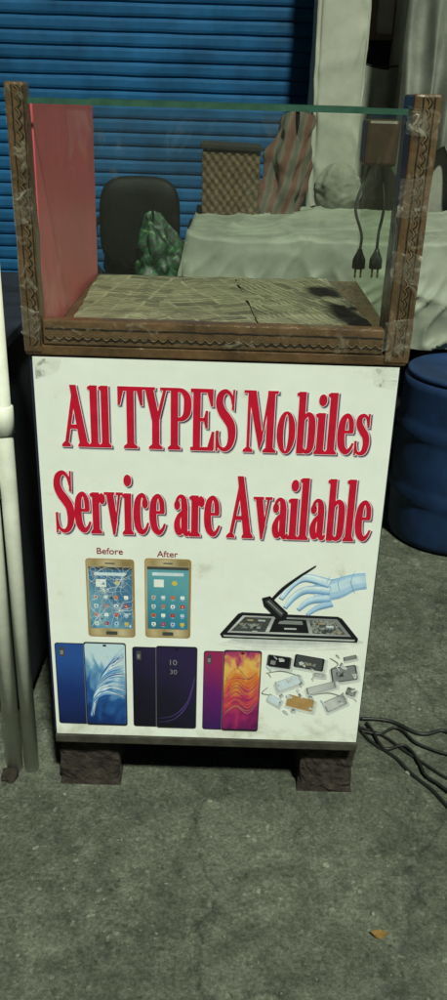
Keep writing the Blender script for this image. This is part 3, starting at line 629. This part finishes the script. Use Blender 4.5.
pp(b, [(271, 659), (276, 660), (275, 664), (270, 663)], M['grey'], 2.55); pp(b, [(300, 660), (316, 663), (315, 666), (299, 663)], M['board'], 2.55); pp(b, [(336, 671), (344, 670), (345, 675), (337, 676)], M['board'], 2.55)
for pts in ([(266, 672), (282, 670), (300, 675)], [(310, 694), (330, 692), (347, 698)], [(330, 657), (338, 663), (331, 668)], [(268, 686), (262, 692), (272, 694)]): frib(b, [px2(*p) for p in pts], [.0012, .0022, .001], M['grey'], 2.6)
for i in range(34):
    x = rnd.uniform(266, 356); y = rnd.uniform(654, 712)
    card(x, y, rnd.uniform(1.5, 5), rnd.uniform(.8, 2.2), rnd.uniform(-60, 60), rnd.choice(['silver', 'dgrey', 'grey', 'silver', 'icy']), rnd.choice(['silver', 'grey', 'grey', 'icy']), 2.8 + i * .02)
b.build('printed_spare_parts', sign, label='printed scatter of small phone parts')

# ------------------------------------------------------------------ bricks under counter
def make_brick(px0, px1, label, y0, h, seed):
    x0 = at(px0, 770, y0).x; x1 = at(px1, 770, y0).x; b = MB()
    b.box((x0, y0, GZ), (x1, y0 + .22, h), M['brick'])
    bmesh.ops.subdivide_edges(b.bm, edges=b.bm.edges[:], cuts=13, use_grid_fill=True)
    mid = Vector(((x0 + x1) / 2, y0 + .11, (h + GZ) / 2)); sd = Vector((seed, 0, 0))
    for v in b.bm.verts:
        n = noise.noise(v.co * 22 + sd) * .008 + noise.noise(v.co * 60 + sd) * .004 + noise.noise(v.co * 130) * .002
        d = (v.co - mid); ax = [abs(d[i]) / s_ for i, s_ in enumerate(((x1 - x0) / 2, .11, (h - GZ) / 2))]; e = sorted(ax)[1]
        chip = max(0, e - .80) / .2 * (.005 + .010 * max(0, noise.noise(v.co * 18 + sd * 2)))
        if GZ + .001 < v.co.z < h - .001: v.co += Vector((d.x, d.y, d.z * .3)).normalized() * (n - chip - .003)
    return b.build('support_brick', label=label, category='brick', group='bricks holding up the counter')
make_brick(59, 120, 'worn dark brown brick under the left end of the counter', .030, .114, 1)
make_brick(298, 354, 'worn dark brown brick under the right end of the counter', .030, .114, 5)
def lump(name, pos, r, m, label, cat, seed, sq=(1, 1, .6)):
    b = MB(); bmesh.ops.create_icosphere(b.bm, subdivisions=3, radius=1); b.mi(m)
    for v in b.bm.verts:
        d = v.co.copy(); q = max(abs(d.x), abs(d.y), abs(d.z)); d = d.lerp(d / q, .6)
        d *= 1 + .22 * noise.noise(v.co * 1.6 + Vector((seed, 2, 3))) + .06 * noise.noise(v.co * 6)
        v.co = Vector((d.x * r * sq[0], d.y * r * sq[1], d.z * r * sq[2])) + Vector(pos) + Vector((0, 0, r * sq[2] * .95))
    return b.build(name, label=label, category=cat)
g = gnd(10, 778); lump('brick_chunk', g, .018, M['brick'], 'small dark brick chunk at the foot of the white pipes', 'brick', 4)

# ------------------------------------------------------------------ newspapers, adapter inside the case
def news(i, x0, x1, y0, y1, ang, z, label):
    cx, cy = (x0 + x1) / 2, (y0 + y1) / 2
    def fn(u, v):
        x = (u - .5) * (x1 - x0); y = (v - .5) * (y1 - y0)
        if u < .01 or u > .99: x += .006 * nz(y * 18, i * 3., 1)
        if v > .99: y += .010 * nz(x * 16, i * 3., 2)
        ca, sa = math.cos(ang), math.sin(ang)
        X, Y = cx + x * ca - y * sa, cy + x * sa + y * ca
        cr_ = .005 * max(0, ridge(X * 4 + Y * 2, Y * 4 - X, i * 4.)) ** 6 + .003 * max(0, ridge(X * 9 - Y * 5, Y * 8, i * 2. + 7)) ** 5
        return (X, Y, z + .0014 * (1 + nz(X * 9, Y * 9, i * 5.)) + .002 * math.exp(-(x / .006) ** 2) + cr_)
    b = MB(); b.grid(fn, 60, 70, NEWS[i]); b.build('newspaper', label=label, category='newspaper', group='newspapers lining the showcase')
news(0, -.290, -.03, .045, .655, .03, 1.0008, 'yellowed newspaper sheet beside the pink panel in the showcase')
news(1, -.12, .14, .06, .63, -.12, 1.0050, 'yellowed newspaper sheet lying in the middle of the showcase floor')
news(2, .06, .28, .08, .62, .10, 1.0092, 'yellowed newspaper sheet at the right end of the showcase floor')
ad = at(388, 143, .27); AX = HX - .012
pw = thing('power_adapter', (AX - .03, .27, ad.z - .04), 'brown power box with two dangling plugs fixed inside the right showcase glass', 'power box')
one(lambda b: b.box((AX - .062, .235, ad.z - .040), (AX - .001, .305, ad.z + .040), M['adapter'], .006)).build('power_box', pw)
for i, (px, py, dx) in enumerate(((360, 262, -.01), (377, 262, .004))):
    p = at(px, py - 12, .24); top = Vector((AX - .045 + .022 * i, .26, ad.z - .038))
    one(lambda b: b.tube(smooth_path([top, top + Vector((dx, 0, -.03)), Vector((p.x + dx * 1.5, .245, (p.z + top.z) / 2)), p + Vector((0, 0, .03)), p], 8), .0028, M['cable'], 8)).build('cord', pw)
    def plug(b):
        b.lathe([(.004, .002), (.006, -.004), (.010, -.012), (.0125, -.018), (.013, -.034), (.011, -.036)], p, M['cable'], 20, 1, .75)
    pl = one(plug).build('plug', pw)
    for s in (-1, 1): one(lambda b: b.tube([p + Vector((s * .0055, 0, -.035)), p + Vector((s * .0055, 0, -.053))], .002, M['brass'], 8)).build('pin', pl)

# ------------------------------------------------------------------ tarp covered cart
TY0, TY1, TZ = 1.7, 2.55, .94
tx0 = at(190, 245, TY0).x; tx1 = at(480, 245, TY0).x + .2
cart = thing('cart', ((tx0 + tx1) / 2, (TY0 + TY1) / 2, GZ), 'cart under a pale tarp, dark body added for the shade beneath', 'cart')
one(lambda b: b.box((tx0 + .03, TY0 + .04, .25), (tx1 - .03, TY1 - .03, TZ - .05), M['cart'], .005)).build('body', cart)  # dark box added so the space under the tarp stays in shade
for x in (tx0 + .06, tx1 - .06):
    for y in (TY0 + .08, TY1 - .08): one(lambda b: b.box((x - .025, y - .025, GZ), (x + .025, y + .025, .249), M['cart'], .003)).build('leg', cart)
def tarp(u, v):
    L = tx1 - tx0; s = -.42 + u * (L + .74); t = -.36 + v * (TY1 - TY0 + .40)
    hl = max(0, -s); hr = max(0, s - L); hx = max(hl, hr); hy = max(0, -t); d = math.hypot(hx, hy)
    x = tx0 + min(max(s, 0), L); y = TY0 + max(t, 0)
    ln = .030 * nz(s * 2.0, t * 2.2, 1) + .014 * max(0, ridge(s * 2.2 + t, t * 1.8 - s, 4)) ** 6 + .009 * max(0, ridge(s * 7 - t * 5, t * 6, 2)) ** 5
    f = min(d / .18, 1.3)
    w = math.sin(s * 11 + 2.6 * nz(s * 1.6, t * .6, 2)) * .5 + .5 * nz(s * 3 + t * 2.2, t * .8, 7) + .6 * max(0, ridge(s * 3 + t * 3, t * 2 - s * 2, 8)) ** 6 + .45 * max(0, ridge(s * 9 - t * 7, t * 6, 3)) ** 5
    if hy > 0: y -= .02 + .04 * f + .036 * f * w
    if hx > 0: x += (-1 if hl else 1) * (.01 + .02 * f + .025 * f * math.sin(t * 9 + 1))
    e = min(1, d / .10)
    z = TZ - d * (.96 - .12 * nz(s * 2.5, 3, 3)) + (ln + .02) * (1 - e * .5)
    return (x, y, z)
b = MB(); b.grid(tarp, 240, 120, M['tarp'])
b.build('tarp', label='pale softly folded tarp draped over the cart behind the showcase', category='tarp')
# pale sack by the pillar, standing on the tarp
ps = at(337, 207, 2.5); pt = at(337, 162, 2.5).z
b = MB()
def psf(u, v):
    an = 2 * math.pi * u; pr = math.sin(math.pi * min(1, v * .98 + .02)) ** .45 * (1.05 - .30 * v)
    p = Vector((math.cos(an), math.sin(an), v * 3)); r_ = pr * (1 + .10 * noise.noise(p * 1.4) + .05 * noise.noise(p * 4) + .06 * math.sin(an * 9 + v * 4) * v)
    return (ps.x + .115 * r_ * math.cos(an), 2.5 + .03 + .09 * r_ * math.sin(an), .955 + (pt - .955) * v)
b.grid(psf, 90, 36, M['palesack']); b.build('pale_sack', label='bulging pale sack standing on the tarp before the wrapped pillar', category='sack')
# boxy woven crate on tarp
p0 = at(202, 203, 2.4); p1 = at(260, 152, 2.4); BZ = .962
bcx = (p0.x + p1.x) / 2; bhw = (p1.x - p0.x) / 2; BH = p1.z - BZ
bas = thing('crate', (bcx, 2.42, BZ), 'boxy brown woven crate with a dark lid standing on the pale tarp', 'crate')
def sq_(an, e, hw, hd): return math.copysign(abs(math.cos(an)) ** e, math.cos(an)) * hw, math.copysign(abs(math.sin(an)) ** e, math.sin(an)) * hd
def weave(u, v):
    per = 4 * u; side = int(per) % 4; f = per - int(per); k_ = .96 + .04 * v
    hw, hd = bhw * k_, .11 * k_
    X, Y = [(-hw + 2 * hw * f, -hd), (hw, -hd + 2 * hd * f), (hw - 2 * hw * f, hd), (-hw, hd - 2 * hd * f)][side]
    wv = .0040 * math.sin(f * math.pi * 14) * math.sin(v * math.pi * 11); nx, ny = [(0, -1), (1, 0), (0, 1), (-1, 0)][side]
    return (bcx + X + nx * wv + .003 * nz(X * 9, v * 3, 1), 2.42 + Y + ny * wv, BZ + BH * v + .004 * nz(X * 8, v * 3, 1))
one(lambda b: b.grid(weave, 240, 66, M['wicker'])).build('woven_body', bas)
one(lambda b: b.box((bcx - bhw - .008, 2.30, BZ + BH + .006), (bcx + bhw + .008, 2.54, BZ + BH + .030), M['cart'], .006, Matrix.Rotation(.03, 3, 'Y'))).build('lid', bas)
# slanting folded cloth
a = at(279, 211, 2.38); c = at(298, 124, 2.38)
c0 = Vector((a.x, 2.38, .955)); c1 = Vector((c.x, 2.46, c.z))
def fold(u, v):
    an = 2 * math.pi * u; p = c0.lerp(c1, v); wd = .084 * (1 - .16 * v + .10 * math.sin(v * 5)); dp = .055
    r_ = 1 + .20 * math.sin(an * 4 + v * 3.5) + .40 * nz(math.cos(an) * 1.5, math.sin(an) * 1.5, v * 4) + .16 * nz(math.cos(an) * 5, math.sin(an) * 5, v * 9)
    top = .05 * math.sin(an * 2 + 1) * v
    if v > .999: r_ *= .15
    return (p.x + math.cos(an) * wd * r_, p.y + math.sin(an) * dp * r_, p.z + top)
b = MB(); b.grid(fold, 70, 40, M['stripe'])
b.build('folded_cloth', label='loosely folded faded striped cloth leaning beside the brown crate', category='cloth')

# ------------------------------------------------------------------ chair
cc = at(140, 220, 2.78)
ch = thing('chair', (cc.x, 2.98, .2), 'black padded chair with rounded back in front of the blue shutter', 'chair')
def pad(b, cx, y, zc, hw, hh, th, curve, m, flat=False):
    n = 40; rings = []
    for (sc, dy) in ((.0, -th), (.6, -th), (.9, -th * .8), (1., -th * .2), (1., th * .4), (.92, th), (0, th)):
        rg = []
        for i in range(n):
            a_ = 2 * math.pi * i / n; e = .55
            u = math.copysign(abs(math.cos(a_)) ** e, math.cos(a_)) * hw * max(sc, .01); v = math.copysign(abs(math.sin(a_)) ** e, math.sin(a_)) * hh * max(sc, .01)
            rg.append(b.bm.verts.new((cx + u, y + v, zc + dy) if flat else (cx + u, y + dy + curve * (u / hw) ** 2, zc + v)))
        rings.append(rg)
    k = b.mi(m)
    for A, B2 in zip(rings, rings[1:]):
        for i in range(n):
            f = b.bm.faces.new((A[i], A[(i + 1) % n], B2[(i + 1) % n], B2[i])); f.smooth = True; f.material_index = k
topz = at(140, 176, 2.8).z
one(lambda b: pad(b, cc.x, 2.80, topz - .21, .19, .21, .035, -.03, M['rexine'])).build('backrest', ch)
one(lambda b: pad(b, cc.x, 3.06, .62, .21, .22, .04, 0, M['rexine'], True)).build('seat', ch)
for s in (-1, 1):
    X = cc.x + s * .235
    one(lambda b: b.tube(smooth_path([(X - s * .04, 2.84, .60), (X, 2.84, .66), (X, 2.86, .80), (X, 2.94, .83), (X, 3.12, .83), (X, 3.2, .78), (X - s * .03, 3.2, .60)], 6), .016, M['rexine'], 10)).build('armrest', ch)
    one(lambda b: b.tube([(cc.x + s * .17, 3.2, .59), (cc.x + s * .19, 3.23, .2)], .013, M['metal'])).build('leg', ch)
    one(lambda b: b.tube([(cc.x + s * .17, 2.83, .75), (cc.x + s * .17, 2.86, .55), (cc.x + s * .19, 2.80, .2)], .013, M['metal'])).build('leg', ch)

# ------------------------------------------------------------------ green bag
sc = at(163, 255, 2.7); st = at(160, 218, 2.7).z
b = MB(); H = st - .2
def bagf(u, v):
    an = 2 * math.pi * u; z = H * v
    hw = .115 * (1 - max(0, v - .72) ** 1.4 * 4.2) * (.9 + .1 * min(1, v * 6)); hd = .085 * (1 - max(0, v - .6) * 1.8)
    p = Vector((math.cos(an), math.sin(an), v * 5))
    r_ = 1 + .36 * (abs(noise.noise(p * 1.5)) - .15) + .16 * noise.noise(p * 3.4) + .08 * math.sin(an * 7 + v * 9)
    if v > .999 or v < .001: r_ *= .2
    lean = -.05 * max(0, v - .75) * 4
    return (sc.x + math.cos(an) * hw * r_ + lean, 2.72 + math.sin(an) * hd * r_, .2 + z + .03 * math.sin(an * 2 + .6) * v)
b.grid(bagf, 64, 60, M['sack'])
b.build('bag', label='crumpled dark green patterned bag in front of the black chair', category='bag')

# ------------------------------------------------------------------ drum
dl = at(384, 545, 1.39); DR = .235; dcx = dl.x + DR; dcy = 1.40; HT = .62
dm = thing('drum', (dcx, dcy, GZ), 'dull blue plastic drum on the ground at the right edge', 'drum')
def body(b):
    pr = [(DR * .88, 0), (DR * .95, .012)]
    for i in range(25):
        z = .03 + i * .0235; r_ = DR * (1 - .04 * abs(z - .3) / .3) + (.010 if abs(z - .2) < .014 or abs(z - .43) < .014 else 0); pr.append((r_, z))
    b.lathe(pr + [(DR * .90, HT - .02)], (dcx, dcy, GZ), M['drum'], 56)
one(body).build('body', dm)
one(lambda b: b.lathe([(DR * .90, HT - .019), (DR * .93, HT - .016), (DR * .93, HT - .004), (DR * .90, HT), (DR * .85, HT - .01), (.01, HT - .012)], (dcx, dcy, GZ), M['drum'], 56)).build('lid', dm)

# ------------------------------------------------------------------ pipes and stall on the left
def pipe(px, py, r, top, label, cz):
    g = gnd(px, py); P = thing('pipe', (g.x, g.y, GZ), label, 'pipe', 'white pipes beside the counter')
    one(lambda b: b.tube([(g.x, g.y, GZ), (g.x, g.y, top)], r, M['pvc'], 20)).build('tube', P)
    one(lambda b: b.lathe([(r + .0005, cz), (r + .004, cz + .002), (r + .004, cz + .055), (r + .0005, cz + .057)], (g.x, g.y, 0), M['pvc'], 20)).build('coupling', P)
pipe(32, 768, .0165, 1.30, 'slim white pipe standing closest to the counter', .80)
pipe(15, 768, .0185, 1.26, 'thicker white pipe standing at the left edge', .66)
g = gnd(12, 745)
stl = thing('stall', (g.x - .5, .55, GZ), 'dark wooden stall standing left of the counter behind the pipes', 'stall')
one(lambda b: b.box((g.x - 1.0, .25, .02), (g.x + .02, .95, .92), M['stall'], .004)).build('body', stl)
one(lambda b: b.box((g.x - 1.02, .23, .921), (g.x + .04, .97, .945), M['stall'], .003)).build('top', stl)
for x in (g.x - .96, g.x - .04):
    for y in (.30, .90): one(lambda b: b.box((x - .025, y - .025, GZ), (x + .025, y + .025, .019), M['wood'])).build('foot', stl)

# ------------------------------------------------------------------ cables on ground
cabs = [[(352, 722), (372, 742), (398, 760), (425, 786), (452, 812)], [(358, 727), (385, 738), (410, 752), (432, 768), (455, 782)], [(362, 720), (392, 722), (420, 733), (440, 730), (455, 736)], [(360, 731), (380, 735), (396, 728), (415, 742), (436, 752), (456, 756)], [(366, 724), (384, 748), (404, 745), (420, 762), (428, 778), (454, 796)]]
labs = ['black cable running lowest across the ground right of the counter', 'straight thin black cable in the middle of the tangle right of the counter', 'black cable lying highest in the photo on the ground right of the counter', 'wavy thin black cable second from the top of the tangle', 'loosely bent black cable second from the bottom of the tangle']
for i, (cb, lb) in enumerate(zip(cabs, labs)):
    pts = [gnd(x, y, .004 + .0015 * i) for x, y in cb]
    pts = smooth_path(pts, 10)
    pts = [p + Vector((.008 * noise.noise(p * 14 + Vector((i, 0, 0))), .010 * noise.noise(p * 11), 0)) for p in pts]
    one(lambda b: b.tube(pts, (.0042, .0032, .0044, .0034, .0036)[i], M['cable'], 8)).build('cable', label=lb, category='cable', group='black cables on the ground')

# ------------------------------------------------------------------ leaf, grit
g = gnd(379, 936)
b = MB()
b.grid(lambda u, v: (g.x + (u - .5) * .034, g.y + (v - .5) * .020 * max(.06, math.sin(math.pi * u)), GZ + .003 + .006 * (u - .5) ** 2 * 4 + .004 * abs(v - .5)), 14, 8, M['leaf'])
b.build('dry_leaf', label='dry orange leaf lying on the concrete in front', category='leaf')
b = MB(); rnd = random.Random(9); b.mi(M['pebble'])
for i in range(2200):
    x = rnd.uniform(-.7, .9); y = rnd.uniform(-.75, 1.0)
    if abs(x) < .35 and .02 < y < .7: continue
    if nz(x * 4, y * 4, 2) < -.15: continue
    r_ = rnd.uniform(.0008, .0030) * (2.4 if rnd.random() < .06 else 1)
    res = bmesh.ops.create_icosphere(b.bm, subdivisions=1, radius=r_, matrix=Matrix.Translation((x, y, GZ + r_ * .35)) @ Matrix.Rotation(rnd.uniform(0, 6), 4, 'Z') @ Matrix.Diagonal((1, rnd.uniform(.5, 1.), rnd.uniform(.4, .8), 1)))
    for v in res['verts']: v.co += Vector((rnd.uniform(-1, 1), rnd.uniform(-1, 1), rnd.uniform(-.4, .4))) * r_ * .25
b.build('grit', loc=(0, 0, GZ), kind='stuff', label='loose grit and small stones scattered on the concrete', category='grit')

# ------------------------------------------------------------------ light, camera
EL, AZ = R(56), R(17)
d = Vector((math.sin(AZ) * math.cos(EL), -math.cos(AZ) * math.cos(EL), math.sin(EL)))
sl = bpy.data.lights.new('sun', 'SUN'); sl.energy = 4.5; sl.angle = R(4); sl.color = (.93, 1, .82)
so = bpy.data.objects.new('sun', sl); C.objects.link(so); so.rotation_euler = (-d).to_track_quat('-Z', 'Y').to_euler(); so.location = d * 10
W = bpy.data.worlds.new('World'); S.world = W; W.use_nodes = True; nt = W.node_tree
sk = nt.nodes.new('ShaderNodeTexSky'); sk.sky_type = 'NISHITA'; sk.sun_disc = False; sk.sun_elevation = EL; sk.sun_rotation = math.atan2(d.x, d.y)
nt.links.new(sk.outputs[0], nt.nodes['Background'].inputs[0]); nt.nodes['Background'].inputs[1].default_value = .007
cd = bpy.data.cameras.new('camera'); co = bpy.data.objects.new('camera', cd); C.objects.link(co)
cd.sensor_fit = 'VERTICAL'; cd.sensor_height = 36; cd.sensor_width = 36; cd.lens = 36 * F / 1000; cd.clip_end = 500; cd.clip_start = .02
co.matrix_world = Matrix.Translation(CAM) @ RM.to_4x4()
S.camera = co
S.view_settings.view_transform = 'Standard'; S.view_settings.look = 'None'; S.view_settings.exposure = 0
